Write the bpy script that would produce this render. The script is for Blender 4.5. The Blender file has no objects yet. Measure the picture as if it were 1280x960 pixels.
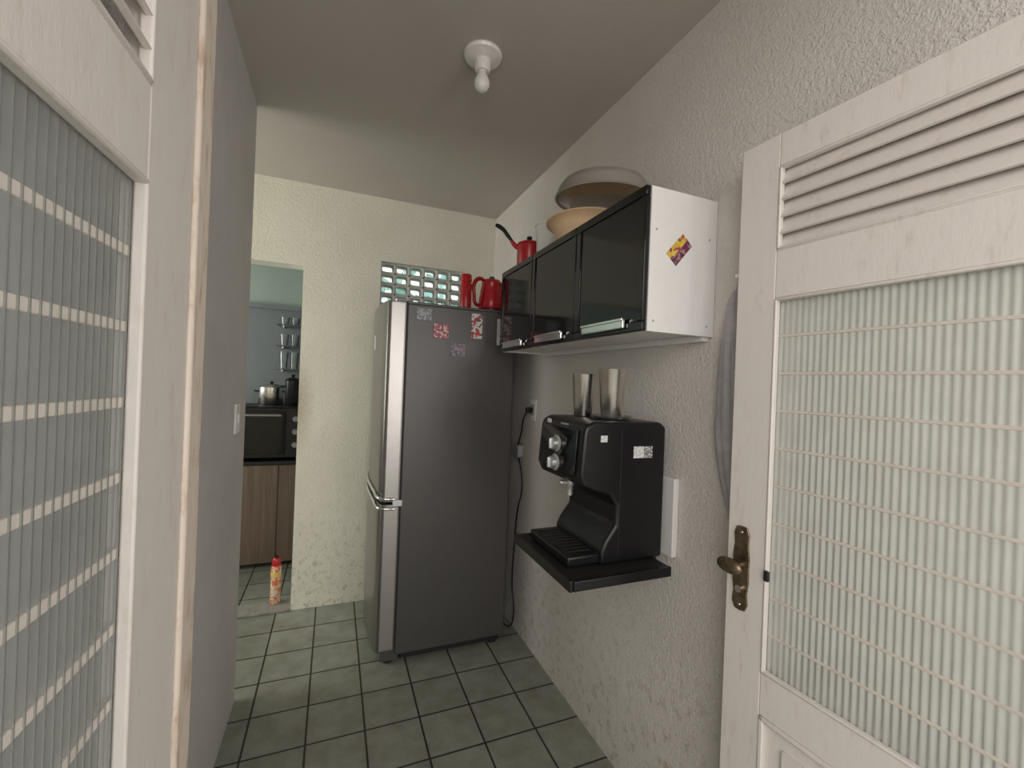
import bpy, bmesh, math, random
from mathutils import Vector, Matrix, Euler
random.seed(3)
scn=bpy.context.scene
scn.view_settings.view_transform='Standard'
H=2.65; W=1.05; D=3.0; CH=1.457
# ---------------------------------------------------------------- materials
def newmat(name):
    m=bpy.data.materials.new(name); m.use_nodes=True
    nt=m.node_tree; b=nt.nodes['Principled BSDF']
    return m,nt,b
def L(nt,a,b): nt.links.new(a,b)
def plain(name,col,rough=0.5,metal=0.0,var=0.06,scale=25,bump=0.0,spec=None,coat=0,alpha=None):
    m,nt,b=newmat(name)
    geo=nt.nodes.new('ShaderNodeNewGeometry')
    n=nt.nodes.new('ShaderNodeTexNoise'); n.inputs['Scale'].default_value=scale; n.inputs['Detail'].default_value=4
    L(nt,geo.outputs['Position'],n.inputs['Vector'])
    r=nt.nodes.new('ShaderNodeValToRGB')
    r.color_ramp.elements[0].position=0.3; r.color_ramp.elements[1].position=0.7
    r.color_ramp.elements[0].color=tuple(c*(1-var) for c in col)+(1,)
    r.color_ramp.elements[1].color=tuple(min(1,c*(1+var)) for c in col)+(1,)
    L(nt,n.outputs['Fac'],r.inputs['Fac']); L(nt,r.outputs['Color'],b.inputs['Base Color'])
    b.inputs['Roughness'].default_value=rough; b.inputs['Metallic'].default_value=metal
    if spec is not None: b.inputs['Specular IOR Level'].default_value=spec
    if coat: b.inputs['Coat Weight'].default_value=coat
    if alpha is not None: b.inputs['Alpha'].default_value=alpha
    if bump:
        bp=nt.nodes.new('ShaderNodeBump'); bp.inputs['Strength'].default_value=bump; bp.inputs['Distance'].default_value=0.002
        L(nt,n.outputs['Fac'],bp.inputs['Height']); L(nt,bp.outputs['Normal'],b.inputs['Normal'])
    return m
def stucco(name,col,col2,bump=0.8,scale=55,dirt=True,dist=0.006):
    m,nt,b=newmat(name)
    geo=nt.nodes.new('ShaderNodeNewGeometry')
    n1=nt.nodes.new('ShaderNodeTexNoise'); n1.inputs['Scale'].default_value=scale; n1.inputs['Detail'].default_value=5; n1.inputs['Roughness'].default_value=0.6; n1.inputs['Distortion'].default_value=0.5
    n2=nt.nodes.new('ShaderNodeTexNoise'); n2.inputs['Scale'].default_value=2.2; n2.inputs['Detail'].default_value=6; n2.inputs['Roughness'].default_value=0.6
    n3=nt.nodes.new('ShaderNodeTexNoise'); n3.inputs['Scale'].default_value=scale*2.7; n3.inputs['Detail'].default_value=3
    for n in (n1,n2,n3): L(nt,geo.outputs['Position'],n.inputs['Vector'])
    r=nt.nodes.new('ShaderNodeValToRGB'); r.color_ramp.elements[0].position=0.35; r.color_ramp.elements[1].position=0.65
    r.color_ramp.elements[0].color=col2+(1,); r.color_ramp.elements[1].color=col+(1,)
    L(nt,n2.outputs['Fac'],r.inputs['Fac'])
    out=r.outputs['Color']
    if dirt:
        sx=nt.nodes.new('ShaderNodeSeparateXYZ'); L(nt,geo.outputs['Position'],sx.inputs[0])
        mr=nt.nodes.new('ShaderNodeMapRange'); mr.inputs['From Min'].default_value=0.0; mr.inputs['From Max'].default_value=0.85
        mr.inputs['To Min'].default_value=0.75; mr.inputs['To Max'].default_value=0.0
        L(nt,sx.outputs['Z'],mr.inputs['Value'])
        mu=nt.nodes.new('ShaderNodeMath'); mu.operation='MULTIPLY'
        n4=nt.nodes.new('ShaderNodeTexNoise'); n4.inputs['Scale'].default_value=24; n4.inputs['Detail'].default_value=9; n4.inputs['Roughness'].default_value=0.8
        L(nt,geo.outputs['Position'],n4.inputs['Vector'])
        r4=nt.nodes.new('ShaderNodeValToRGB'); r4.color_ramp.elements[0].position=0.52; r4.color_ramp.elements[1].position=0.60
        L(nt,n4.outputs['Fac'],r4.inputs['Fac'])
        L(nt,r4.outputs['Color'],mu.inputs[0]); L(nt,mr.outputs['Result'],mu.inputs[1])
        mx=nt.nodes.new('ShaderNodeMix'); mx.data_type='RGBA'
        L(nt,mu.outputs[0],mx.inputs['Factor']); L(nt,out,mx.inputs['A']); mx.inputs['B'].default_value=(0.36,0.31,0.22,1)
        out=mx.outputs['Result']
    if dirt=='door':   # brown hand stain on the doorway edge
        gx=nt.nodes.new('ShaderNodeVectorMath'); gx.operation='DISTANCE'
        mp=nt.nodes.new('ShaderNodeMapping'); mp.inputs['Scale'].default_value=(3.2,0,1)
        L(nt,geo.outputs['Position'],mp.inputs['Vector']); L(nt,mp.outputs['Vector'],gx.inputs[0]); gx.inputs[1].default_value=(-0.20*3.2,0,1.28)
        m2=nt.nodes.new('ShaderNodeMapRange'); m2.inputs['From Min'].default_value=0.02; m2.inputs['From Max'].default_value=0.33; m2.inputs['To Min'].default_value=1.0; m2.inputs['To Max'].default_value=0
        L(nt,gx.outputs['Value'],m2.inputs['Value'])
        m3=nt.nodes.new('ShaderNodeMath'); m3.operation='MULTIPLY'; L(nt,m2.outputs['Result'],m3.inputs[0]); L(nt,n1.outputs['Fac'],m3.inputs[1])
        mx=nt.nodes.new('ShaderNodeMix'); mx.data_type='RGBA'
        L(nt,m3.outputs[0],mx.inputs['Factor']); L(nt,out,mx.inputs['A']); mx.inputs['B'].default_value=(0.28,0.17,0.07,1)
        out=mx.outputs['Result']
    L(nt,out,b.inputs['Base Color'])
    b.inputs['Roughness'].default_value=0.6; b.inputs['Specular IOR Level'].default_value=0.35
    ad=nt.nodes.new('ShaderNodeMath'); ad.operation='MULTIPLY_ADD'; ad.inputs[1].default_value=0.4
    L(nt,n3.outputs['Fac'],ad.inputs[0]); L(nt,n1.outputs['Fac'],ad.inputs[2])
    bp=nt.nodes.new('ShaderNodeBump'); bp.inputs['Strength'].default_value=bump; bp.inputs['Distance'].default_value=dist
    L(nt,ad.outputs[0],bp.inputs['Height']); L(nt,bp.outputs['Normal'],b.inputs['Normal'])
    return m
M_rwall=stucco('stucco_right',(0.72,0.68,0.635),(0.66,0.62,0.575),0.9,82,True,0.0065)
M_lwall=stucco('stucco_left',(0.74,0.71,0.69),(0.66,0.63,0.62),1.0,95,False,0.009)
M_bwall=stucco('stucco_back',(0.80,0.775,0.67),(0.745,0.72,0.615),0.8,60,'door',0.006)
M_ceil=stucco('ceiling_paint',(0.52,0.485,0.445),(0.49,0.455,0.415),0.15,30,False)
M_far=stucco('kitchen_wall',(0.34,0.37,0.385),(0.31,0.34,0.355),0.1,30,False)
M_farmint=stucco('kitchen_wall_top',(0.62,0.74,0.67),(0.59,0.70,0.63),0.1,30,False)
def tilemat():
    m,nt,b=newmat('floor_tiles')
    geo=nt.nodes.new('ShaderNodeNewGeometry')
    mp=nt.nodes.new('ShaderNodeMapping'); P=0.2245
    mp.inputs['Location'].default_value=(0.054+P*20,-1.88+P*20,0)
    L(nt,geo.outputs['Position'],mp.inputs['Vector'])
    br=nt.nodes.new('ShaderNodeTexBrick'); br.offset=0; br.squash=1
    br.inputs['Scale'].default_value=1; br.inputs['Brick Width'].default_value=P; br.inputs['Row Height'].default_value=P
    br.inputs['Mortar Size'].default_value=0.0045; br.inputs['Mortar Smooth'].default_value=0.2; br.inputs['Bias'].default_value=0
    br.inputs['Color1'].default_value=(0.26,0.28,0.24,1); br.inputs['Color2'].default_value=(0.30,0.315,0.275,1); br.inputs['Mortar'].default_value=(0.035,0.03,0.022,1)
    L(nt,mp.outputs['Vector'],br.inputs['Vector'])
    n=nt.nodes.new('ShaderNodeTexNoise'); n.inputs['Scale'].default_value=9; n.inputs['Detail'].default_value=8; n.inputs['Roughness'].default_value=0.65
    L(nt,geo.outputs['Position'],n.inputs['Vector'])
    r=nt.nodes.new('ShaderNodeValToRGB'); r.color_ramp.elements[0].position=0.3; r.color_ramp.elements[1].position=0.65
    r.color_ramp.elements[0].color=(0.72,0.68,0.62,1); r.color_ramp.elements[1].color=(1.05,1.05,1.03,1)
    L(nt,n.outputs['Fac'],r.inputs['Fac'])
    mx=nt.nodes.new('ShaderNodeMix'); mx.data_type='RGBA'; mx.blend_type='MULTIPLY'; mx.inputs['Factor'].default_value=1
    L(nt,br.outputs['Color'],mx.inputs['A']); L(nt,r.outputs['Color'],mx.inputs['B'])
    L(nt,mx.outputs['Result'],b.inputs['Base Color'])
    b.inputs['Roughness'].default_value=0.45
    bp=nt.nodes.new('ShaderNodeBump'); bp.inputs['Strength'].default_value=0.6; bp.inputs['Distance'].default_value=0.003; bp.invert=True
    L(nt,br.outputs['Fac'],bp.inputs['Height']); L(nt,bp.outputs['Normal'],b.inputs['Normal'])
    return m
M_tile=tilemat()
def paintwood(name,col,chip,p0=.28,p1=.42):
    m,nt,b=newmat(name)
    geo=nt.nodes.new('ShaderNodeNewGeometry')
    mp=nt.nodes.new('ShaderNodeMapping'); mp.inputs['Scale'].default_value=(1,1,0.25)
    L(nt,geo.outputs['Position'],mp.inputs['Vector'])
    n=nt.nodes.new('ShaderNodeTexNoise'); n.inputs['Scale'].default_value=40; n.inputs['Detail'].default_value=8; n.inputs['Roughness'].default_value=0.7
    L(nt,mp.outputs['Vector'],n.inputs['Vector'])
    r=nt.nodes.new('ShaderNodeValToRGB'); r.color_ramp.elements[0].position=p0; r.color_ramp.elements[1].position=p1
    r.color_ramp.elements[0].color=chip+(1,); r.color_ramp.elements[1].color=col+(1,)
    L(nt,n.outputs['Fac'],r.inputs['Fac']); L(nt,r.outputs['Color'],b.inputs['Base Color'])
    b.inputs['Roughness'].default_value=0.45
    bp=nt.nodes.new('ShaderNodeBump'); bp.inputs['Strength'].default_value=0.35; bp.inputs['Distance'].default_value=0.003
    L(nt,n.outputs['Fac'],bp.inputs['Height']); L(nt,bp.outputs['Normal'],b.inputs['Normal'])
    return m
M_door=paintwood('door_paint',(0.70,0.655,0.61),(0.58,0.50,0.44),.25,.45)
M_slat=paintwood('door_slat_paint',(0.70,0.65,0.605),(0.60,0.50,0.43),.26,.45)
M_doorpink=paintwood('door_paint_worn',(0.72,0.62,0.53),(0.45,0.30,0.2),.3,.5)
M_crack=plain('crack_dark',(0.16,0.11,0.08),0.9)
def glassmat(name,col,tr,rough=0.2,vr=.08,glf=1.0,df_w=.7):
    m=bpy.data.materials.new(name); m.use_nodes=True; nt=m.node_tree; nt.nodes.clear()
    out=nt.nodes.new('ShaderNodeOutputMaterial')
    t=nt.nodes.new('ShaderNodeBsdfTransparent'); t.inputs['Color'].default_value=(0.93,0.95,0.94,1)
    tl=nt.nodes.new('ShaderNodeBsdfTranslucent'); tl.inputs['Color'].default_value=col+(1,)
    df=nt.nodes.new('ShaderNodeBsdfDiffuse'); df.inputs['Color'].default_value=col+(1,)
    gl=nt.nodes.new('ShaderNodeBsdfGlossy'); gl.inputs['Roughness'].default_value=rough
    n=nt.nodes.new('ShaderNodeTexNoise'); n.inputs['Scale'].default_value=14; n.inputs['Detail'].default_value=5
    geo=nt.nodes.new('ShaderNodeNewGeometry'); L(nt,geo.outputs['Position'],n.inputs['Vector'])
    mr=nt.nodes.new('ShaderNodeMapRange'); mr.inputs['To Min'].default_value=tr-vr; mr.inputs['To Max'].default_value=tr+vr
    L(nt,n.outputs['Fac'],mr.inputs['Value'])
    m1=nt.nodes.new('ShaderNodeMixShader'); m1.inputs[0].default_value=df_w; L(nt,tl.outputs[0],m1.inputs[1]); L(nt,df.outputs[0],m1.inputs[2])
    m2=nt.nodes.new('ShaderNodeMixShader'); L(nt,mr.outputs['Result'],m2.inputs[0]); L(nt,m1.outputs[0],m2.inputs[1]); L(nt,t.outputs[0],m2.inputs[2])
    fr=nt.nodes.new('ShaderNodeFresnel'); fr.inputs['IOR'].default_value=1.45
    fm=nt.nodes.new('ShaderNodeMath'); fm.operation='MULTIPLY'; fm.inputs[1].default_value=glf; L(nt,fr.outputs[0],fm.inputs[0])
    m3=nt.nodes.new('ShaderNodeMixShader'); L(nt,fm.outputs[0],m3.inputs[0]); L(nt,m2.outputs[0],m3.inputs[1]); L(nt,gl.outputs[0],m3.inputs[2])
    L(nt,m3.outputs[0],out.inputs['Surface'])
    return m
M_glassR=glassmat('ribbed_glass',(0.84,0.85,0.80),0.36,0.3,0.14,.4)
M_glassL=glassmat('ribbed_glass_gray',(0.40,0.42,0.40),0.50,0.25,0.15,.5)  # left door: same ribbed glass in a darker gray
M_clear=glassmat('clear_glass',(0.8,0.85,0.85),0.8,0.05)
M_frost=glassmat('frosted_plastic',(0.46,0.42,0.38),0.25,0.3)
M_bar=plain('bar_paint',(0.66,0.61,0.55),0.5)
M_bartan=plain('bar_paint_shadow_tan',(0.60,0.54,0.47),0.5)  # right door bars: tan of their shadow lines painted into the colour
M_frside=plain('fridge_side_gray',(0.12,0.114,0.11),0.4,0.55,0.03)
M_frfront=plain('fridge_inox',(0.30,0.28,0.265),0.3,0.9,0.03)
M_frtrim=plain('fridge_trim',(0.50,0.47,0.45),0.3,0.85,0.02)
M_chrome=plain('chrome',(0.85,0.85,0.85),0.15,1.0,0.02)
M_steel=plain('stainless_steel',(0.70,0.66,0.61),0.24,1.0,0.08)
M_blackgl=plain('black_glass',(0.006,0.006,0.007),0.08,0,0.05,spec=0.4)
M_blackpl=plain('black_plastic',(0.009,0.009,0.010),0.3,spec=0.4)
M_blackmt=plain('black_matte',(0.014,0.014,0.014),0.5)
M_whitelam=plain('white_laminate',(0.75,0.73,0.71),0.35,0,0.02)
M_white=plain('white_plastic',(0.76,0.75,0.72),0.4,0,0.03)
M_block=plain('vent_block_paint',(0.55,0.57,0.53),0.6,0,0.08)
M_redpl=plain('red_plastic',(0.42,0.012,0.018),0.25,0,0.05)
M_peach=plain('peach_plastic',(0.76,0.54,0.33),0.4,0,0.04)
M_gray=plain('gray_plastic',(0.35,0.35,0.35),0.35)
M_silver=plain('silver_knob',(0.62,0.62,0.62),0.28,0.8,0.02)
M_cloth=plain('mauve_cloth',(0.42,0.395,0.41),0.9,0,0.15,30,0.5)
M_brass=plain('aged_brass',(0.22,0.17,0.11),0.35,0.9,0.35,60,0.3)
M_concrete=plain('concrete',(0.26,0.25,0.22),0.8,0,0.2,30,0.5)
M_bulb=plain('bulb_glass',(0.80,0.77,0.73),0.15,0,0.02)
def wood(name,c1,c2):
    m,nt,b=newmat(name)
    geo=nt.nodes.new('ShaderNodeNewGeometry'); mp=nt.nodes.new('ShaderNodeMapping'); mp.inputs['Scale'].default_value=(30,30,1.5)
    n=nt.nodes.new('ShaderNodeTexNoise'); n.inputs['Scale'].default_value=1.6; n.inputs['Detail'].default_value=6
    L(nt,geo.outputs['Position'],mp.inputs['Vector']); L(nt,mp.outputs['Vector'],n.inputs['Vector'])
    r=nt.nodes.new('ShaderNodeValToRGB'); r.color_ramp.elements[0].position=0.3; r.color_ramp.elements[1].position=0.7
    r.color_ramp.elements[0].color=c1+(1,); r.color_ramp.elements[1].color=c2+(1,)
    L(nt,n.outputs['Fac'],r.inputs['Fac']); L(nt,r.outputs['Color'],b.inputs['Base Color']); b.inputs['Roughness'].default_value=0.5
    return m
M_wood=wood('oak_laminate',(0.19,0.13,0.095),(0.27,0.20,0.155))
def stickermat(name,cols,scale):
    m,nt,b=newmat(name)
    geo=nt.nodes.new('ShaderNodeNewGeometry')
    v=nt.nodes.new('ShaderNodeTexVoronoi'); v.inputs['Scale'].default_value=scale
    L(nt,geo.outputs['Position'],v.inputs['Vector'])
    r=nt.nodes.new('ShaderNodeValToRGB'); r.color_ramp.interpolation='CONSTANT'
    while len(r.color_ramp.elements)<len(cols): r.color_ramp.elements.new(0.5)
    for i,c in enumerate(cols):
        r.color_ramp.elements[i].position=i/len(cols); r.color_ramp.elements[i].color=c+(1,)
    s=nt.nodes.new('ShaderNodeSeparateColor'); L(nt,v.outputs['Color'],s.inputs[0])
    L(nt,s.outputs[0],r.inputs['Fac']); L(nt,r.outputs['Color'],b.inputs['Base Color']); b.inputs['Roughness'].default_value=0.4
    return m
# ---------------------------------------------------------------- mesh helpers
def mk(name,bm,mat,parent=None,smooth=False):
    bmesh.ops.recalc_face_normals(bm,faces=bm.faces)
    me=bpy.data.meshes.new(name); bm.to_mesh(me); bm.free()
    if smooth:
        for p in me.polygons: p.use_smooth=True
    o=bpy.data.objects.new(name,me); scn.collection.objects.link(o)
    for mm in (mat if isinstance(mat,(list,tuple)) else [mat]): me.materials.append(mm)
    if parent: o.parent=parent
    return o
def auto(o,ang=35):
    for p in o.data.polygons: p.use_smooth=True
    try: o.data.set_sharp_from_angle(angle=math.radians(ang))
    except Exception: pass
def bev(o,w,seg=3):
    if w>0:
        m=o.modifiers.new('bev','BEVEL'); m.width=w; m.segments=seg; m.limit_method='ANGLE'; m.angle_limit=math.radians(30)
        auto(o)
    return o
def addbox(bm,x0,x1,y0,y1,z0,z1,mi=0):
    vs=[bm.verts.new((x,y,z)) for x in (x0,x1) for y in (y0,y1) for z in (z0,z1)]
    for f in ((0,1,3,2),(4,6,7,5),(0,4,5,1),(2,3,7,6),(0,2,6,4),(1,5,7,3)):
        fc=bm.faces.new([vs[i] for i in f]); fc.material_index=mi
def box(name,x0,x1,y0,y1,z0,z1,mat,parent=None,b=0.0,seg=3):
    bm=bmesh.new(); addbox(bm,x0,x1,y0,y1,z0,z1); return bev(mk(name,bm,mat,parent),b,seg)
def boxes(name,lst,mat,parent=None,b=0):
    bm=bmesh.new()
    for l in lst: addbox(bm,*l)
    return bev(mk(name,bm,mat,parent),b)
def empty(name,loc=(0,0,0),rot=0):
    e=bpy.data.objects.new(name,None); e.location=loc; e.rotation_euler=(0,0,rot); e.empty_display_size=0.05
    scn.collection.objects.link(e); return e
def wempty(name): return empty(name)
def lathe(name,prof,mat,loc=(0,0,0),rot=None,parent=None,seg=40,sx=1,sy=1,smooth=True,sharp=40):
    bm=bmesh.new(); rings=[]
    R=rot.to_matrix() if rot else Matrix.Identity(3)
    lo=Vector(loc)
    for r,z in prof:
        if r<1e-5: rings.append([bm.verts.new(R@Vector((0,0,z))+lo)])
        else: rings.append([bm.verts.new(R@Vector((r*sx*math.cos(2*math.pi*i/seg),r*sy*math.sin(2*math.pi*i/seg),z))+lo) for i in range(seg)])
    for a,b in zip(rings,rings[1:]):
        if len(a)==1 and len(b)==1: continue
        for i in range(seg):
            j=(i+1)%seg
            if len(a)==1: bm.faces.new((a[0],b[i],b[j]))
            elif len(b)==1: bm.faces.new((a[i],a[j],b[0]))
            else: bm.faces.new((a[i],a[j],b[j],b[i]))
    o=mk(name,bm,mat,parent)
    if smooth: auto(o,sharp)
    return o
def tube(name,pts,r,mat,parent=None,radii=None,smoothc=True):
    c=bpy.data.curves.new(name,'CURVE'); c.dimensions='3D'; c.bevel_depth=r; c.bevel_resolution=4; c.use_fill_caps=True
    s=c.splines.new('BEZIER' if smoothc else 'POLY')
    P=s.bezier_points if smoothc else s.points
    P.add(len(pts)-1)
    for i,p in enumerate(pts):
        if smoothc:
            P[i].co=p; P[i].handle_left_type='AUTO'; P[i].handle_right_type='AUTO'
        else: P[i].co=tuple(p)+(1,)
        if radii: P[i].radius=radii[i]
    c.resolution_u=8
    t=bpy.data.objects.new(name+'_c',c); scn.collection.objects.link(t)
    dg=bpy.context.evaluated_depsgraph_get(); me=bpy.data.meshes.new_from_object(t.evaluated_get(dg))
    bpy.data.objects.remove(t)
    me.name=name; o=bpy.data.objects.new(name,me); scn.collection.objects.link(o)
    me.materials.clear(); me.materials.append(mat)
    for p in me.polygons: p.use_smooth=True
    if parent: o.parent=parent
    return o
def extrY(name,prof,y0,y1,mat,parent=None,b=0.0,seg=3):
    bm=bmesh.new()
    a=[bm.verts.new((x,y0,z)) for x,z in prof]; c=[bm.verts.new((x,y1,z)) for x,z in prof]
    bm.faces.new(a); bm.faces.new(c[::-1])
    for i in range(len(prof)):
        j=(i+1)%len(prof); bm.faces.new((a[i],c[i],c[j],a[j]))
    return bev(mk(name,bm,mat,parent),b,seg)
def extrZ(name,prof,z0,z1,mat,parent=None,b=0.0,seg=3):
    bm=bmesh.new()
    a=[bm.verts.new((x,y,z0)) for x,y in prof]; c=[bm.verts.new((x,y,z1)) for x,y in prof]
    bm.faces.new(a); bm.faces.new(c[::-1])
    for i in range(len(prof)):
        j=(i+1)%len(prof); bm.faces.new((a[i],c[i],c[j],a[j]))
    return bev(mk(name,bm,mat,parent),b,seg)
# ---------------------------------------------------------------- room shell
box('floor',-2.4,1.2,-2.5,4.6,-0.05,0,M_tile)
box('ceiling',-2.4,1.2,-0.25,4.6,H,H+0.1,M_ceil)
box('wall_right',W,W+0.15,-0.25,3.0,0,H,M_rwall)
box('wall_left',-0.5,-0.36,-0.25,2.24,0,H,M_lwall)
boxes('wall_back',[(-2.4,-1.0,D,D+.13,0,H),(-1.0,-0.2,D,D+.13,2.14,H),(-0.2,0.26,D,D+.13,0,H),
  (0.26,0.83,D,D+.13,0,1.75),(0.26,0.83,D,D+.13,2.235,H),(0.83,1.2,D,D+.13,0,H)],M_bwall)
boxes('wall_front',[(-0.36,1.05,-0.25,-0.1,2.45,H)],M_lwall)
boxes('wall_passage',[(-2.4,-0.5,1.2,1.34,0,H)],M_bwall)
boxes('wall_passage_end',[(-2.4,-2.25,1.34,1.6,0,H),(-2.4,-2.25,2.9,3.0,0,H),(-2.4,-2.25,1.6,2.9,0,0.9),(-2.4,-2.25,1.6,2.9,2.3,H)],M_bwall)
# kitchen beyond the doorway
FY=4.35
box('wall_kitchen_back',-2.4,0.25,FY,FY+.12,0,2.05,M_far)
box('wall_kitchen_back_upper',-2.4,0.25,FY,FY+.12,2.05,H,M_farmint)
box('wall_kitchen_right',0.12,0.25,D+.13,FY,0,H,M_far)
boxes('wall_kitchen_left',[(-2.4,-2.25,D+.13,FY,0,0.9),(-2.4,-2.25,D+.13,FY,2.2,H)],M_far)
box('trim_kitchen_ledge',-2.25,0.12,FY-.04,FY,2.03,2.07,M_far)
box('trim_threshold',-1.0,-0.2,2.985,D+.13,0,0.015,M_concrete,b=0.004)
# cobogo (vent block) window
def cobogo():
    bm=bmesh.new(); x0,x1,z0,z1=0.26,0.83,1.75,2.235; nc,nr=6,7
    cw=(x1-x0)/nc; ch=(z1-z0)/nr; N=32
    for c in range(nc):
        for r in range(nr):
            cx=x0+(c+.5)*cw; cz=z0+(r+.5)*ch
            loops=[]
            for (kind,y) in (('o',D+.03),('i',D+.035),('i',D+.115),('o',D+.12)):
                lp=[]
                for k in range(N):
                    t=2*math.pi*(k+.5)/N; dx,dz=math.cos(t),math.sin(t)
                    if kind=='o':
                        s=1/max(abs(dx),abs(dz)); px,pz=dx*s*cw/2,dz*s*ch/2
                    else:
                        e=5; s=(abs(dx)**e+abs(dz)**e)**(-1/e); px,pz=dx*s*(cw/2-.0105),dz*s*(ch/2-.0105)
                    lp.append(bm.verts.new((cx+px,y,cz+pz)))
                loops.append(lp)
            for a,b in zip(loops,loops[1:]):
                for k in range(N):
                    j=(k+1)%N; bm.faces.new((a[k],a[j],b[j],b[k]))
    return mk('window_1',bm,M_block)
cobogo()
def foliage():
    m,nt,b=newmat('foliage'); geo=nt.nodes.new('ShaderNodeNewGeometry')
    n=nt.nodes.new('ShaderNodeTexVoronoi'); n.inputs['Scale'].default_value=9; L(nt,geo.outputs['Position'],n.inputs['Vector'])
    r=nt.nodes.new('ShaderNodeValToRGB'); r.color_ramp.elements[0].color=(0.18,0.46,0.40,1); r.color_ramp.elements[1].color=(0.55,0.9,0.85,1)
    L(nt,n.outputs['Distance'],r.inputs['Fac']); L(nt,r.outputs['Color'],b.inputs['Base Color'])
    bm=bmesh.new()
    for i in range(380):
        c=Vector((random.uniform(0.2,3.2),random.uniform(5.2,5.8),random.uniform(0.3,2.9)))
        a=random.uniform(0,6.28); s=random.uniform(.08,.17)
        R=Matrix.Rotation(a,3,'Y')@Matrix.Rotation(random.uniform(-.8,.8),3,'X')
        vs=[bm.verts.new(c+R@Vector(p)*s) for p in ((-1,0,0),(-.4,0,.35),(.4,0,.3),(1,0,0),(.4,0,-.3),(-.4,0,-.35))]
        bm.faces.new(vs)
    mk('garden_shrub',bm,m)
    box('ground_outside',0.3,4,3.2,8,-0.05,0,M_concrete)
foliage()
# ---------------------------------------------------------------- doors
def door(name,loc,ang,s,stile,width,strip,mglass,T=0.03,barback=False,ramp=.0028):
    e=empty(name,loc,ang)
    def yb(a,b): return (min(a*s,b*s),max(a*s,b*s))
    def B(n,u0,u1,a,b,z0,z1,mat,bb=0.002):
        y0,y1=yb(a,b); return box(n,u0,u1,y0,y1,z0,z1,mat,e,bb,2)
    u0=0
    zt=2.08; g0,g1=0.794,1.685; l0,l1=1.80,2.0
    if strip>0:
        B('lap_strip',0,strip-.004,-.006,T,0.012,zt,M_doorpink,0.006)
        B('crack',strip-.004,strip,.003,T-.003,0.012,zt,M_crack,0)
        u0=strip
    B('stile_lock',u0,stile,0,T,0.012,zt,M_door,0.003)
    hu=width-.1
    B('stile_hinge',hu,width,0,T,0.012,zt,M_door,0.003)
    B('rail_top',stile,hu,0,T,l1,zt,M_door)
    B('rail_louvre',stile,hu,0,T,g1,l0,M_door)
    B('rail_mid',stile,hu,0,T,0.694,g0,M_door)
    B('rail_bottom',stile,hu,0,T,0.012,0.16,M_door)
    B('panel',stile,hu,.010,T-.010,0.16,0.694,M_door)
    B('panel_raised',stile+.05,hu-.05,.003,T-.003,0.21,0.645,M_door,0.006)
    for (a,b,n) in ((g0,g1,'glass'),(l0,l1,'louvre'),(0.16,0.694,'panel')):
        bm=bmesh.new()
        y0,y1=yb(-.003,.012); w=.007 if n!='panel' else .012
        addbox(bm,stile,stile+w,y0,y1,a,b); addbox(bm,hu-w,hu,y0,y1,a,b)
        addbox(bm,stile,hu,y0,y1,a,a+w); addbox(bm,stile,hu,y0,y1,b-w,b)
        bev(mk('bead_'+n,bm,M_door,e),0.003,2)
    bm=bmesh.new(); ns=5
    for i in range(ns):
        zc=l0+(i+.5)*(l1-l0)/ns
        pr=[(-.002,-.022),(.006,-.024),(T+.002,.020),(T-.006,.024)]
        a=[bm.verts.new((stile,p*s,zc+q)) for p,q in pr]; c=[bm.verts.new((hu,p*s,zc+q)) for p,q in pr]
        bm.faces.new(a); bm.faces.new(c[::-1])
        for k in range(4): bm.faces.new((a[k],c[k],c[(k+1)%4],a[(k+1)%4]))
    bev(mk('louvre_slats',bm,M_slat,e),0.0015,2)
    bm=bmesh.new(); per=.0135; n=int((hu-stile)/per*8); prev=None
    for i in range(n+1):
        u=stile+(hu-stile)*i/n; y=(T*.5+ ramp*math.cos(2*math.pi*(u-stile)/per))*s
        cur=(bm.verts.new((u,y,g0)),bm.verts.new((u,y,g1)))
        if prev: bm.faces.new((prev[0],cur[0],cur[1],prev[1]))
        prev=cur
    mk('ribbed_glass',bm,mglass,e,True)
    bm=bmesh.new()
    nb=9
    for i in range(nb):
        z=g0+(i+1)*(g1-g0)/(nb+1)
        if barback: addbox(bm,stile,hu,*yb(T*.5-.0013,T*.5+.010),z-.0035,z+.0035)
        else: addbox(bm,stile,hu,*yb(T*.5-.0016,T*.5+.008),z-.0065,z+.0065)
    bev(mk('glass_bars',bm,M_bartan if barback else M_bar,e),0.0012,2)
    return e
dR=door('door_1',(0.957,0.828,0),math.atan2(-1,0.0765),1,0.10,0.80,0,M_glassR,barback=True,ramp=.0010)
dL=door('door_2',(-0.2075,0.87,0),math.atan2(-1,-0.04),-1,0.215,0.86,0.066,M_glassL)
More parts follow.
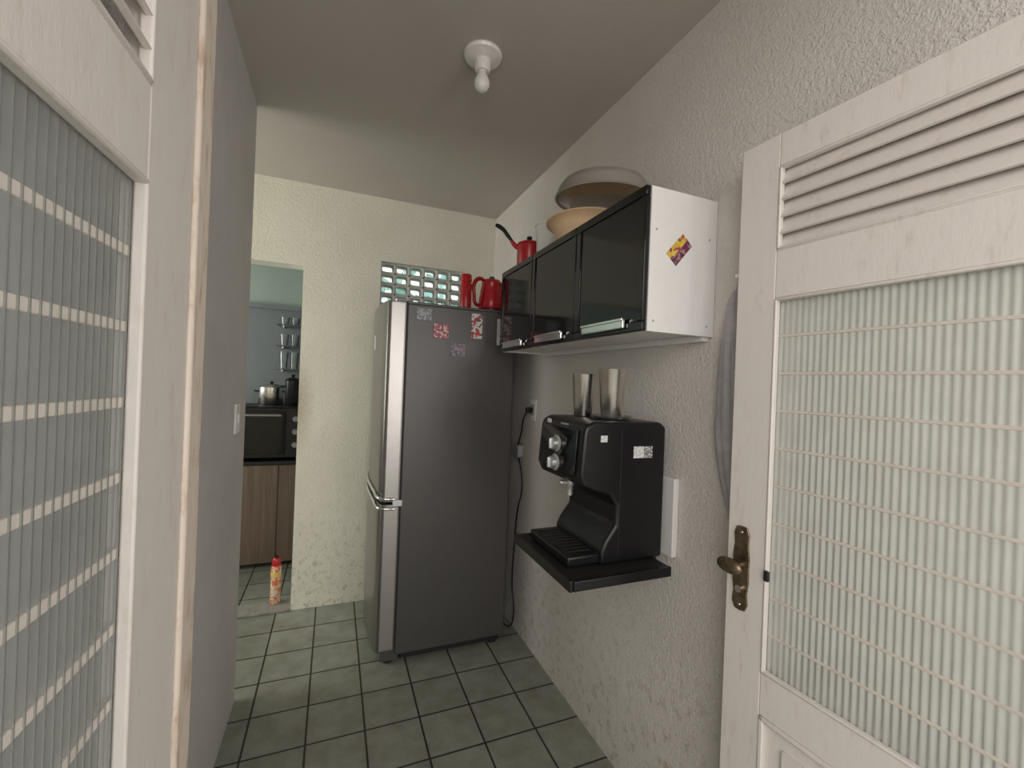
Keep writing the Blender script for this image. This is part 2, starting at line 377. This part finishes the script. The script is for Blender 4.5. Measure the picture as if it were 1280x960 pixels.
def lockset():
    prof=[(0.0,-.105),(.014,-.103),(.021,-.085),(.018,-.06),(.022,-.03),(.021,0),(.022,.03),(.018,.06),(.021,.085),(.014,.103),(0,.105)]
    pts=[(x,z) for x,z in prof]+[(-x,z) for x,z in prof[-2:0:-1]]
    bm=bmesh.new(); cu=.042; cz=1.02
    a=[bm.verts.new((cu+x,-.005,cz+z)) for x,z in pts]; c=[bm.verts.new((cu+x,0,cz+z)) for x,z in pts]
    bm.faces.new(a); bm.faces.new(c[::-1])
    for i in range(len(pts)):
        j=(i+1)%len(pts); bm.faces.new((a[i],a[j],c[j],c[i]))
    bev(mk('lock_plate',bm,M_brass,dR),0.002)
    lathe('knob_stem',[(0,0),(.009,0),(.008,.03),(0,.03)],M_brass,(cu,-.004,cz+.01),Euler((math.pi/2,0,0)),dR,24)
    pr=[(.026*math.cos(t),.012*math.sin(t)) for t in [(-90+15*i)*math.pi/180 for i in range(13)]]
    lathe('knob',pr,M_brass,(cu-.006,-.040,cz+.01),Euler((math.pi/2,0,0)),dR,32,sx=1.3,sy=.75)
    lathe('key_cylinder',[(0,0),(.009,0),(.009,.008),(0,.008)],M_steel,(cu,-.004,cz-.05),Euler((math.pi/2,0,0)),dR,24)
    for q in (-.09,.09): lathe('screw',[(0,0),(.004,0),(.003,.002),(0,.002)],M_steel,(cu,-.005,cz+q),Euler((math.pi/2,0,0)),dR,16)
    box('catch',.103,.116,-.010,-.002,1.015,1.04,M_blackmt,dR,.003)
lockset()
# ---------------------------------------------------------------- refrigerator
def fridge():
    e=wempty('refrigerator'); x0,x1,y0,y1=0.335,0.93,2.265,2.965; zt=1.86
    box('body',x0,x1,y0,y1,0.05,zt-.012,M_frside,e,.006)
    box('top_cover',x0-.0,x1,y0,y1,zt-.014,zt,M_frside,e,.004)
    def dprof():
        p=[(x0-.004,y0+.002),(x0-.078,y0+.002)]
        p+=[(x0-.094,y0+.010),(x0-.102,y0+.028)]
        for i in range(1,12):
            t=i/12; y=y0+.028+(y1-y0-.056)*t; p.append((x0-.104-.022*math.sin(math.pi*t),y))
        p+=[(x0-.102,y1-.028),(x0-.094,y1-.01),(x0-.078,y1-.002),(x0-.004,y1-.002)]
        return p
    extrZ('door_upper',dprof(),.835,zt-.004,[M_frfront],e,.004)
    extrZ('door_lower',dprof(),.075,.822,[M_frfront],e,.004)
    for n,a,b in (('cap_upper',.85,zt-.012),('cap_lower',.085,.81)):
        box(n,x0-.080,x0-.012,y0-.003,y0+.01,a,b,M_frtrim,e,.002)
        box('gasket',x0-.012,x0,y0+.004,y0+.02,a,b,M_blackmt,e,0)
    for n,z in (('handle_upper',.855),('handle_lower',.805)):
        pts=[(x0-.03,y0-.004,z-.004),(x0-.085,y0-.004,z),(x0-.108,y0+.012,z+.003)]
        for i in range(1,9):
            t=i/8; pts.append((x0-.110-.024*math.sin(math.pi*t),y0+.02+(y1-y0-.05)*t,z+.005+.02*math.sin(math.pi*t)))
        tube(n,pts,.008,M_chrome,e)
    box('hinge_middle',x0-.04,x0+.01,y0-.006,y0+.01,.812,.845,M_silver,e,.003)
    box('plinth',x0+.03,x1-.02,y0+.03,y1-.03,.012,.06,M_blackmt,e)
    for (x,y) in ((x0-.03,y0+.05),(x0-.03,y1-.05),(x1-.05,y0+.05),(x1-.05,y1-.05)):
        lathe('foot',[(0,0),(.025,0),(.025,.02),(.015,.03),(.015,.08),(0,.08)],M_blackmt,(x,y,0),None,e,20)
    box('front_leg_bracket',x0-.07,x0+.02,y0+.01,y0+.09,.02,.076,M_frside,e,.004)
    box('hinge_top',x0-.05,x0+.03,y0+.03,y0+.08,zt,zt+.012,M_gray,e,.003)
    mags=[('magnet_mist',.420,1.80,.08,.062,[(.35,.36,.38),(.2,.21,.23),(.5,.5,.5),(.28,.28,.33)],110),
          ('magnet_pink',.512,1.72,.08,.075,[(.5,.08,.14),(.6,.25,.3),(.4,.05,.10),(.7,.6,.5)],110),
          ('magnet_collage',.605,1.625,.08,.07,[(.12,.12,.17),(.4,.22,.35),(.17,.2,.3),(.4,.35,.3)],120),
          ('magnet_note',.705,1.762,.062,.135,[(.8,.78,.75),(.6,.1,.1),(.8,.78,.75),(.15,.12,.12)],90),
          ('magnet_strip',.845,1.74,.046,.145,[(.65,.67,.68),(.5,.52,.55),(.7,.7,.7),(.6,.6,.62)],90)]
    for n,x,z,w,h,cols,sc in mags:
        box(n,x-w/2,x+w/2,y0-.004,y0,z-h/2,z+h/2,stickermat(n,cols,sc),e,.001,1)
    box('energy_label',.206,.212,2.55,2.60,1.62,1.70,M_white,e)
fridge()
# ---------------------------------------------------------------- red things on fridge
lathe('red_thermos_bottle',[(0,0),(.030,0),(.032,.008),(.032,.15),(.028,.158),(.028,.163),(.031,.166),(.031,.2),(.027,.206),(0,.206)],M_redpl,(.675,2.40,1.862))
def redkettle():
    e=wempty('red_electric_kettle'); c=(.835,2.42,1.862)
    lathe('base',[(0,0),(.076,0),(.078,.006),(.078,.018),(.07,.022),(0,.022)],M_blackpl,c,None,e)
    lathe('body',[(0,.022),(.070,.022),(.075,.03),(.074,.07),(.066,.13),(.058,.168),(.060,.172),(.060,.180),(.048,.196),(.02,.205),(0,.206)],M_redpl,c,None,e)
    tube('handle',[(c[0]-.045,c[1],c[2]+.190),(c[0]-.080,c[1]-.01,c[2]+.196),(c[0]-.107,c[1]-.01,c[2]+.17),(c[0]-.108,c[1]-.01,c[2]+.10),(c[0]-.098,c[1]-.01,c[2]+.05),(c[0]-.065,c[1],c[2]+.04)],.010,M_redpl,e,[1,1.2,1.2,1,1,1])
    bm=bmesh.new()
    sp=[(.045,.025,.182),(.045,-.025,.182),(.098,0,.195),(.060,.02,.12),(.060,-.02,.12)]
    v=[bm.verts.new((c[0]+a,c[1]+b,c[2]+z)) for a,b,z in sp]
    for f in ((0,1,2),(0,2,3),(1,4,2),(3,2,4)): bm.faces.new([v[i] for i in f])
    mk('spout',bm,M_redpl,e)
    lathe('lid_knob',[(0,0),(.014,0),(.016,.012),(0,.016)],M_blackpl,(c[0],c[1],c[2]+.204),None,e,20)
redkettle()
# ---------------------------------------------------------------- wall cabinet
CX0,CY0,CY1,CZ0,CZ1=.785,.987,2.12,1.62,2.028
def cabinet():
    e=wempty('kitchen_wall_cabinet'); fx=CX0+.018; t=.015
    box('side_near',fx,W-.001,CY0,CY0+t,CZ0,CZ1,M_whitelam,e,.001,1)
    box('side_far',fx,W-.001,CY1-t,CY1,CZ0,CZ1,M_whitelam,e,.001,1)
    box('top_panel',fx,W-.001,CY0+t,CY1-t,CZ1-t,CZ1,M_whitelam,e)
    box('bottom_panel',fx,W-.001,CY0+t,CY1-t,CZ0+.008,CZ0+.008+t,M_whitelam,e)
    box('back_panel',W-.008,W-.001,CY0+t,CY1-t,CZ0+.02,CZ1-.02,M_whitelam,e)
    box('cleat',W-.03,W-.001,CY0+t,CY1-t,CZ0-.012,CZ0+.008,M_whitelam,e,.002)
    n=3; w=(CY1-CY0)/n
    for i in range(n):
        a=CY0+i*w+.002; b=CY0+(i+1)*w-.002
        box('divider_%d'%i,fx,W-.02,b-.006,b+.006,CZ0+.02,CZ1-.02,M_whitelam,e) if i<2 else None
        bm=bmesh.new(); f=.028; z0,z1=CZ0,CZ1
        for q in ((a,b,z0,z0+f),(a,b,z1-f,z1),(a,a+f,z0+f,z1-f),(b-f,b,z0+f,z1-f)):
            addbox(bm,CX0,fx-.001,q[0],q[1],q[2],q[3])
        bev(mk('door_frame_%d'%i,bm,M_blackgl,e),.003,2)
        box('door_panel_%d'%i,CX0+.005,fx-.002,a+f,b-f,z0+f,z1-f,M_blackgl,e)
        m=(a+b)/2; hw=.115
        box('handle_%d'%i,CX0-.012,CX0,m-hw,m+hw,CZ0+.012,CZ0+.042,M_chrome,e,.004)
        box('handle_lip_%d'%i,CX0-.016,CX0-.006,m-hw,m+hw,CZ0+.034,CZ0+.043,M_chrome,e,.002)
    for (x,z) in ((fx+.02,CZ0+.03),(fx+.02,CZ1-.12),(W-.03,CZ0+.03),(W-.03,CZ1-.12)):
        box('screw_cap',x-.003,x+.003,CY0-.0008,CY0,z-.003,z+.003,M_gray,e)
    bm=bmesh.new(); c=(.906,1.862); h=.043
    for mi,(u0,u1) in enumerate(((-.024,0),(0,.024))):
        ca,sa=math.cos(.85),math.sin(.85); vs=[]
        for y in (CY0-.0015,CY0-.0002):
            for (u,v) in ((u0,-h),(u1,-h),(u1,h),(u0,h)):
                uu,vv=v,u
                vs.append(bm.verts.new((c[0]+uu*ca-vv*sa,y,c[1]+uu*sa+vv*ca)))
        for f in ((0,1,2,3),(7,6,5,4),(0,4,5,1),(1,5,6,2),(2,6,7,3),(3,7,4,0)):
            fc=bm.faces.new([vs[i] for i in f]); fc.material_index=1-mi
    mk('sticker',bm,[stickermat('st_y',[(.65,.48,.05),(.6,.36,.05),(.3,.05,.1),(.65,.5,.1)],130),stickermat('st_p',[(.12,.04,.08),(.35,.06,.07),(.1,.03,.08),(.35,.22,.2)],130)],e)
cabinet()
zt=CZ1+.001
lathe('peach_plastic_basin',[(0,0),(.095,0),(.105,.004),(.128,.055),(.145,.075),(.160,.080),(.160,.086),(.142,.083),(.124,.058),(.10,.008),(0,.005)],M_peach,(.92,1.53,zt+.003),Euler((-.02,0,0)),seg=56)
lathe('frosted_dome_lid',[(.170,0),(.174,.004),(.168,.010),(.162,.035),(.145,.060),(.098,.080),(.03,.089),(0,.09),(0,.087),(.03,.086),(.096,.077),(.142,.057),(.158,.034),(.164,.008)],M_frost,(.875,1.345,zt+.101),Euler((.06,0,0)),seg=56)
lathe('white_plastic_bucket',[(0,0),(.052,0),(.063,.19),(.067,.192),(.067,.2),(.061,.2),(.049,.004),(0,.004)],M_white,(.935,1.895,zt))
def saucepan():
    e=wempty('red_saucepan'); c=(.90,2.045,zt)
    lathe('pan',[(0,0),(.056,0),(.060,.005),(.062,.135),(.065,.138),(.060,.139),(.056,.008),(0,.006)],M_redpl,c,None,e)
    lathe('lid',[(.063,.139),(.060,.147),(.035,.160),(0,.164)],M_redpl,c,None,e)
    lathe('lid_knob',[(0,.162),(.008,.163),(.015,.178),(.012,.184),(0,.185)],M_blackpl,c,None,e,20)
    a=Vector((c[0]-.055,c[1]+.02,c[2]+.125))
    tube('handle_guard',[a,a+Vector((-.015,.006,.014)),a+Vector((-.032,.012,.036))],.012,M_redpl,e,[1,1,.8])
    tube('handle',[a+Vector((-.028,.010,.032)),a+Vector((-.050,.02,.062)),a+Vector((-.072,.03,.092)),a+Vector((-.094,.04,.108)),a+Vector((-.108,.045,.114))],.009,M_blackpl,e,[.9,1.15,1.2,1.3,.9])
saucepan()
# ---------------------------------------------------------------- water dispenser + shelf
def dispenser():
    e=wempty('water_dispenser'); y0,y1=1.125,1.42
    prof=[(1.01,.912),(1.01,1.335),(.985,1.352),(.735,1.352),(.708,1.34),(.70,1.32),(.690,1.19),(.705,1.155),(.745,1.14),(.80,1.125),(.825,1.09),(.825,1.03),(.79,.985),(.775,.955),(.775,.912)]
    extrY('housing',prof,y0,y1,M_blackpl,e,.010,4)
    box('drip_tray',.665,.80,y0+.012,y1-.012,.912,.945,M_blackpl,e,.008)
    bm=bmesh.new()
    for i in range(9):
        y=y0+.045+i*.025; addbox(bm,.68,.765,y,y+.008,.945,.948)
    mk('drip_grill',bm,M_blackmt,e)
    P=[(.6985,1.325),(.6925,1.325),(.6845,1.185),(.690,1.175)]
    extrY('control_panel',P,y0+.03,y1-.03,M_blackgl,e,.002)
    for i,z in enumerate((1.268,1.206)):
        xs=.6895-(1.268-z)*.06
        lathe('knob_ring_%d'%i,[(0,0),(.027,0),(.027,.004),(.022,.006),(0,.006)],M_gray,(xs,1.275,z),Euler((0,-math.pi/2,0)),e)
        lathe('knob_%d'%i,[(0,0),(.021,0),(.020,.016),(.017,.019),(0,.020)],M_silver,(xs-.004,1.275,z),Euler((0,-math.pi/2,0)),e)
        box('knob_grip_%d'%i,xs-.030,xs-.02,1.272,1.278,z-.017,z+.017,M_silver,e,.002)
    lathe('tap_nozzle',[(0,0),(.010,0),(.012,.03),(.016,.035),(.016,.055),(0,.055)],M_silver,(.735,1.26,1.098),None,e,24)
    box('tap_lever',.695,.735,1.25,1.27,1.135,1.148,M_silver,e,.004)
    box('logo',.6975,.6985,1.22,1.27,1.332,1.338,M_gray,e)
    wl=stickermat('label_a',[(.7,.7,.68),(.65,.65,.64),(.4,.4,.4),(.7,.7,.7)],320)
    box('label_front',.702,.7045,1.35,1.375,1.328,1.342,M_white,e)
    box('label_side',.758,.782,y0-.001,y0,1.290,1.310,wl,e)
    box('label_data',.882,.922,y0-.001,y0,1.238,1.275,wl,e)
    box('label_qr',.924,.955,y0-.001,y0,1.238,1.275,stickermat('qr',[(.08,.08,.08),(.65,.65,.65),(.1,.1,.1),(.65,.65,.65)],380),e)
    box('side_seam',.835,.838,y0-.0005,y0+.001,.93,1.33,M_blackmt,e)
dispenser()
def shelf():
    e=wempty('dispenser_wall_shelf')
    x0,x1,y0,y1,z=.64,W-.001,1.055,1.445,.90
    box('plate',x0,.985,y0+.01,y1,z,z+.010,M_blackmt,e,.002)
    box('lip_front',x0-.012,x0,y0+.0,y1+.02,z-.02,z+.014,M_blackpl,e,.003)
    box('lip_near',x0,.985,y0-.004,y0+.01,z-.018,z+.012,M_blackpl,e,.003)
    box('lip_far',x0,.985,y1,y1+.012,z-.018,z+.012,M_blackpl,e,.003)
    for y in (1.20,1.38):
        box('arm',.95,x1,y-.015,y+.015,z-.012,z,M_blackmt,e,.002)
        bm=bmesh.new(); pr=[(x1,z-.012),(x1-.16,z-.002),(x1,z-.08)]
        a=[bm.verts.new((p,y-.004,q)) for p,q in pr]; c=[bm.verts.new((p,y+.004,q)) for p,q in pr]
        bm.faces.new(a); bm.faces.new(c[::-1])
        for k in range(3): bm.faces.new((a[k],c[k],c[(k+1)%3],a[(k+1)%3]))
        mk('gusset',bm,M_blackmt,e)
shelf()
box('white_wall_board',W-.022,W-.001,1.10,1.45,.915,1.17,M_whitelam,b=.003)
lathe('glass_saucer',[(0,0),(.045,0),(.068,.008),(.069,.011),(.044,.004),(0,.004)],M_clear,(.868,1.235,1.3535))
def tumbler(loc,s=1,nm='steel_tumbler'):
    lathe(nm,[(0,0),(.030*s,0),(.032*s,.004),(.0335*s,.03*s),(.0345*s,.032*s),(.042*s,.150*s),(.0432*s,.152*s),(.041*s,.152*s),(.031*s,.006),(0,.006)],M_steel,loc,seg=48)
tumbler((.82,1.335,1.3535),.98); tumbler((.868,1.235,1.359),1.06,'steel_tumbler.001')
# ---------------------------------------------------------------- outlet and cords
def outlet():
    e=wempty('wall_outlet')
    box('plate',W-.009,W-.0005,2.19,2.265,1.255,1.375,M_white,e,.004)
    box('socket',W-.013,W-.008,2.205,2.25,1.285,1.345,M_gray,e,.004)
outlet()
def cord():
    e=wempty('power_cord')
    box('plug',W-.05,W-.014,2.212,2.242,1.30,1.33,M_blackpl,e,.006)
    tube('cable_a',[(W-.045,2.225,1.31),(W-.05,2.26,1.26),(W-.03,2.33,1.17),(W-.03,2.37,1.10)],.004,M_blackpl,e)
    box('adapter',W-.045,W-.005,2.33,2.40,1.03,1.10,M_gray,e,.008)
    tube('cable_b',[(W-.025,2.37,1.04),(W-.02,2.33,.95),(W-.02,2.31,.85),(W-.02,2.36,.72),(W-.02,2.39,.5),(W-.02,2.40,.25),(W-.02,2.36,.1),(W-.03,2.40,.01),(W-.06,2.5,.008)],.004,M_blackpl,e)
cord()
def switch():
    e=wempty('light_switch')
    box('plate',-.36,-.351,2.0,2.075,1.215,1.335,M_white,e,.003)
    box('rocker',-.353,-.346,2.025,2.05,1.255,1.295,M_white,e,.002)
switch()
def lamp():
    e=wempty('ceiling_light'); c=(.458,1.524,0)
    lathe('porcelain_base',[(0,H),(.068,H),(.070,H-.006),(.066,H-.014),(.045,H-.020),(.030,H-.026),(.029,H-.058),(.024,H-.064),(0,H-.064)],M_bulb,c,None,e)
    lathe('bulb',[(.013,H-.062),(.015,H-.072),(.024,H-.088),(.029,H-.103),(.028,H-.117),(.02,H-.130),(.01,H-.136),(0,H-.137)],M_bulb,c,None,e,32)
lamp()
# ---------------------------------------------------------------- hanging bag
def bag():
    bm=bmesh.new(); nz=26; ny=22; g={}
    for side in (0,1):
        for i in range(nz+1):
            t=i/nz; z=1.74-.65*t
            wd=.018+.062*math.sin(math.pi*min(1,t)**.55*.5) if t<.55 else .078*(1-((t-.55)/.45)**2*.8)
            yc=.885-.02*t
            for j in range(ny+1):
                s=j/ny*2-1; th=.017*math.sqrt(max(0,1-s*s))*(.5+.5*math.sin(math.pi*min(1,t+.12)))
                th+=.004*math.sin(s*14+t*3)*(1-abs(s))
                x=1.029+(-th if side==0 else th*.8)
                g[side,i,j]=bm.verts.new((x,yc+s*wd,z))
    for side in (0,1):
        for i in range(nz):
            for j in range(ny):
                bm.faces.new((g[side,i,j],g[side,i,j+1],g[side,i+1,j+1],g[side,i+1,j]))
    bmesh.ops.remove_doubles(bm,verts=bm.verts,dist=.0006)
    e=wempty('hanging_cloth_bag'); mk('cloth',bm,M_cloth,e,True)
    tube('strap',[(1.03,.872,1.73),(1.035,.88,1.76),(1.04,.885,1.79),(1.035,.89,1.76),(1.03,.895,1.73)],.005,M_cloth,e)
    lathe('hook',[(0,0),(.006,0),(.006,.03),(0,.03)],M_steel,(W-.001,.885,1.78),Euler((0,-math.pi/2,0)),e,16)
bag()
def spray():
    e=wempty('insect_spray_can'); c=(-.295,3.10,.016)
    M_or=stickermat('can_label',[(.65,.20,.10),(.7,.45,.28),(.6,.15,.08),(.7,.6,.5)],70)
    lathe('can',[(0,0),(.028,0),(.030,.004),(.030,.225),(.025,.238),(.022,.242),(0,.242)],M_or,c,None,e,32)
    lathe('label_band',[(.0302,.17),(.0306,.172),(.0306,.20),(.0302,.202)],plain('can_yellow',(.7,.5,.15),.4),c,None,e,32)
    lathe('cap',[(.025,.236),(.026,.24),(.025,.275),(.018,.285),(0,.285)],M_redpl,c,None,e,32)
    lathe('nozzle',[(0,.284),(.010,.284),(.008,.296),(0,.296)],M_blackpl,c,None,e,16)
spray()
# ---------------------------------------------------------------- far kitchen furniture
def counter():
    e=wempty('kitchen_base_cabinet')
    y0,y1=3.74,FY-.01
    box('carcass',-1.2,.05,y0+.018,y1,.10,.775,M_wood,e)
    box('kick',-1.18,.03,y0+.06,y1,0.001,.10,M_blackmt,e)
    for i in range(3):
        a=-1.2+i*.4167; box('door_%d'%i,a+.003,a+.4137,y0,y0+.018,.03,.77,M_wood,e,.002)
    box('worktop',-1.22,.07,y0-.01,y1,.775,.80,M_blackmt,e,.003)
counter()
def oven():
    e=wempty('countertop_oven'); a,b,y0,y1,z0=-.80,-.20,3.76,4.2,.819
    box('body',a,b,y0,y1,z0,1.205,M_blackpl,e,.008)
    box('door_glass',a+.02,b-.13,y0-.012,y0,z0+.03,1.18,M_blackgl,e,.004)
    tube('handle',[(a+.05,y0-.04,1.15),(b-.16,y0-.04,1.15)],.008,M_gray,e,None,False)
    for i in range(3): lathe('dial_%d'%i,[(0,0),(.022,0),(.018,.02),(0,.02)],M_gray,(b-.065,y0,.92+i*.1),Euler((math.pi/2,0,0)),e,24)
    for x in (a+.05,b-.05):
        for y in (y0+.05,y1-.05): lathe('foot',[(0,0),(.015,0),(.015,.018),(0,.018)],M_blackmt,(x,y,.8015),None,e,16)
    box('top_rack',a+.02,b-.02,y0+.02,y1-.02,1.204,1.214,M_blackmt,e,.004)
oven()
def pot(nm,c,r,h,mat):
    e=wempty(nm)
    lathe('pan',[(0,0),(r-.006,0),(r,.008),(r,h),(r+.005,h+.003),(r-.003,h+.003),(r-.004,.01),(0,.006)],mat,c,None,e)
    lathe('lid',[(r+.003,h+.003),(r*.9,h+.014),(r*.4,h+.026),(0,h+.028)],mat,c,None,e)
    lathe('lid_knob',[(0,h+.027),(.008,h+.028),(.016,h+.045),(0,h+.05)],M_blackpl,c,None,e,20)
    for s in (-1,1): tube('handle_%d'%(s+1),[(c[0]+s*(r-.002),c[1]-.03,c[2]+h*.75),(c[0]+s*(r+.025),c[1]-.02,c[2]+h*.78),(c[0]+s*(r+.025),c[1]+.02,c[2]+h*.78),(c[0]+s*(r-.002),c[1]+.03,c[2]+h*.75)],.005,M_blackpl,e)
pot('steel_cooking_pot',(-.465,4.0,1.215),.092,.14,M_steel)
pot('black_cooking_pot',(-.30,3.86,1.215),.055,.20,M_blackpl)
def glass_shelves():
    e=wempty('glass_wall_shelf')
    for i,z in enumerate((1.50,1.70,1.88)):
        box('shelf_%d'%i,-.46,.10,FY-.20,FY-.002,z,z+.008,M_clear,e,.001)
        for x in (-.42,.0): box('bracket',x-.006,x+.006,FY-.12,FY-.001,z-.012,z,M_chrome,e)
    k2=0
    for i,z in enumerate((1.5085,1.7085,1.8885)):
        for k,x in enumerate((-.41,-.33,-.25,-.17)):
            n='drinking_glass' if k2==0 else 'drinking_glass.%03d'%k2; k2+=1
            h=(.15,.10,.07)[i]
            lathe(n,[(0,0),(.026,0),(.036,h),(.034,h),(.024,.006),(0,.006)],M_clear,(x,FY-.10,z),seg=24)
glass_shelves()
# ---------------------------------------------------------------- lights
w=bpy.data.worlds.new('World'); scn.world=w; w.use_nodes=True; nt=w.node_tree
bg=nt.nodes['Background']; bg.inputs['Color'].default_value=(1.0,0.985,0.95,1); bg.inputs['Strength'].default_value=1.15
def area(name,loc,target,sx,sy,e,col):
    l=bpy.data.lights.new(name,'AREA'); l.shape='RECTANGLE'; l.size=sx; l.size_y=sy; l.energy=e; l.color=col
    o=bpy.data.objects.new(name,l); o.location=loc; o.rotation_euler=(Vector(target)-Vector(loc)).to_track_quat('-Z','Y').to_euler()
    scn.collection.objects.link(o)
area('patio_daylight',(-0.7,-1.6,2.1),(0.9,0.9,1.3),2.0,1.8,42,(1,.95,.91))
area('left_wall_fill_light',(1.5,-1.7,1.5),(-0.3,1.4,1.4),1.2,1.6,24,(1,.95,.91))  # added fill lamp behind the camera, brightens the left wall
area('passage_window_daylight',(-2.45,2.3,1.6),(0,2.8,1.3),1.1,1.3,30,(.98,1,.92))
area('kitchen_fill_light',(-2.5,3.7,1.7),(0,3.9,1.4),1.0,1.2,14,(.93,1,.97))  # added lamp outside an invented, unseen opening, brightens the far kitchen
# ---------------------------------------------------------------- camera
cam=bpy.data.cameras.new('camera'); co=bpy.data.objects.new('camera',cam); scn.collection.objects.link(co)
cam.sensor_width=36; cam.lens=36*545/1280; cam.clip_start=0.01
yaw=math.radians(22.2); F=Vector((math.sin(yaw),math.cos(yaw),0)); R=Vector((math.cos(yaw),-math.sin(yaw),0)); Z=Vector((0,0,1))
cr=(R+.039*Z).normalized(); cu=(Z-.039*R).normalized()
M=Matrix((cr,cu,-F)).transposed().to_4x4(); M.translation=(0,0,CH)
co.matrix_world=M; scn.camera=co
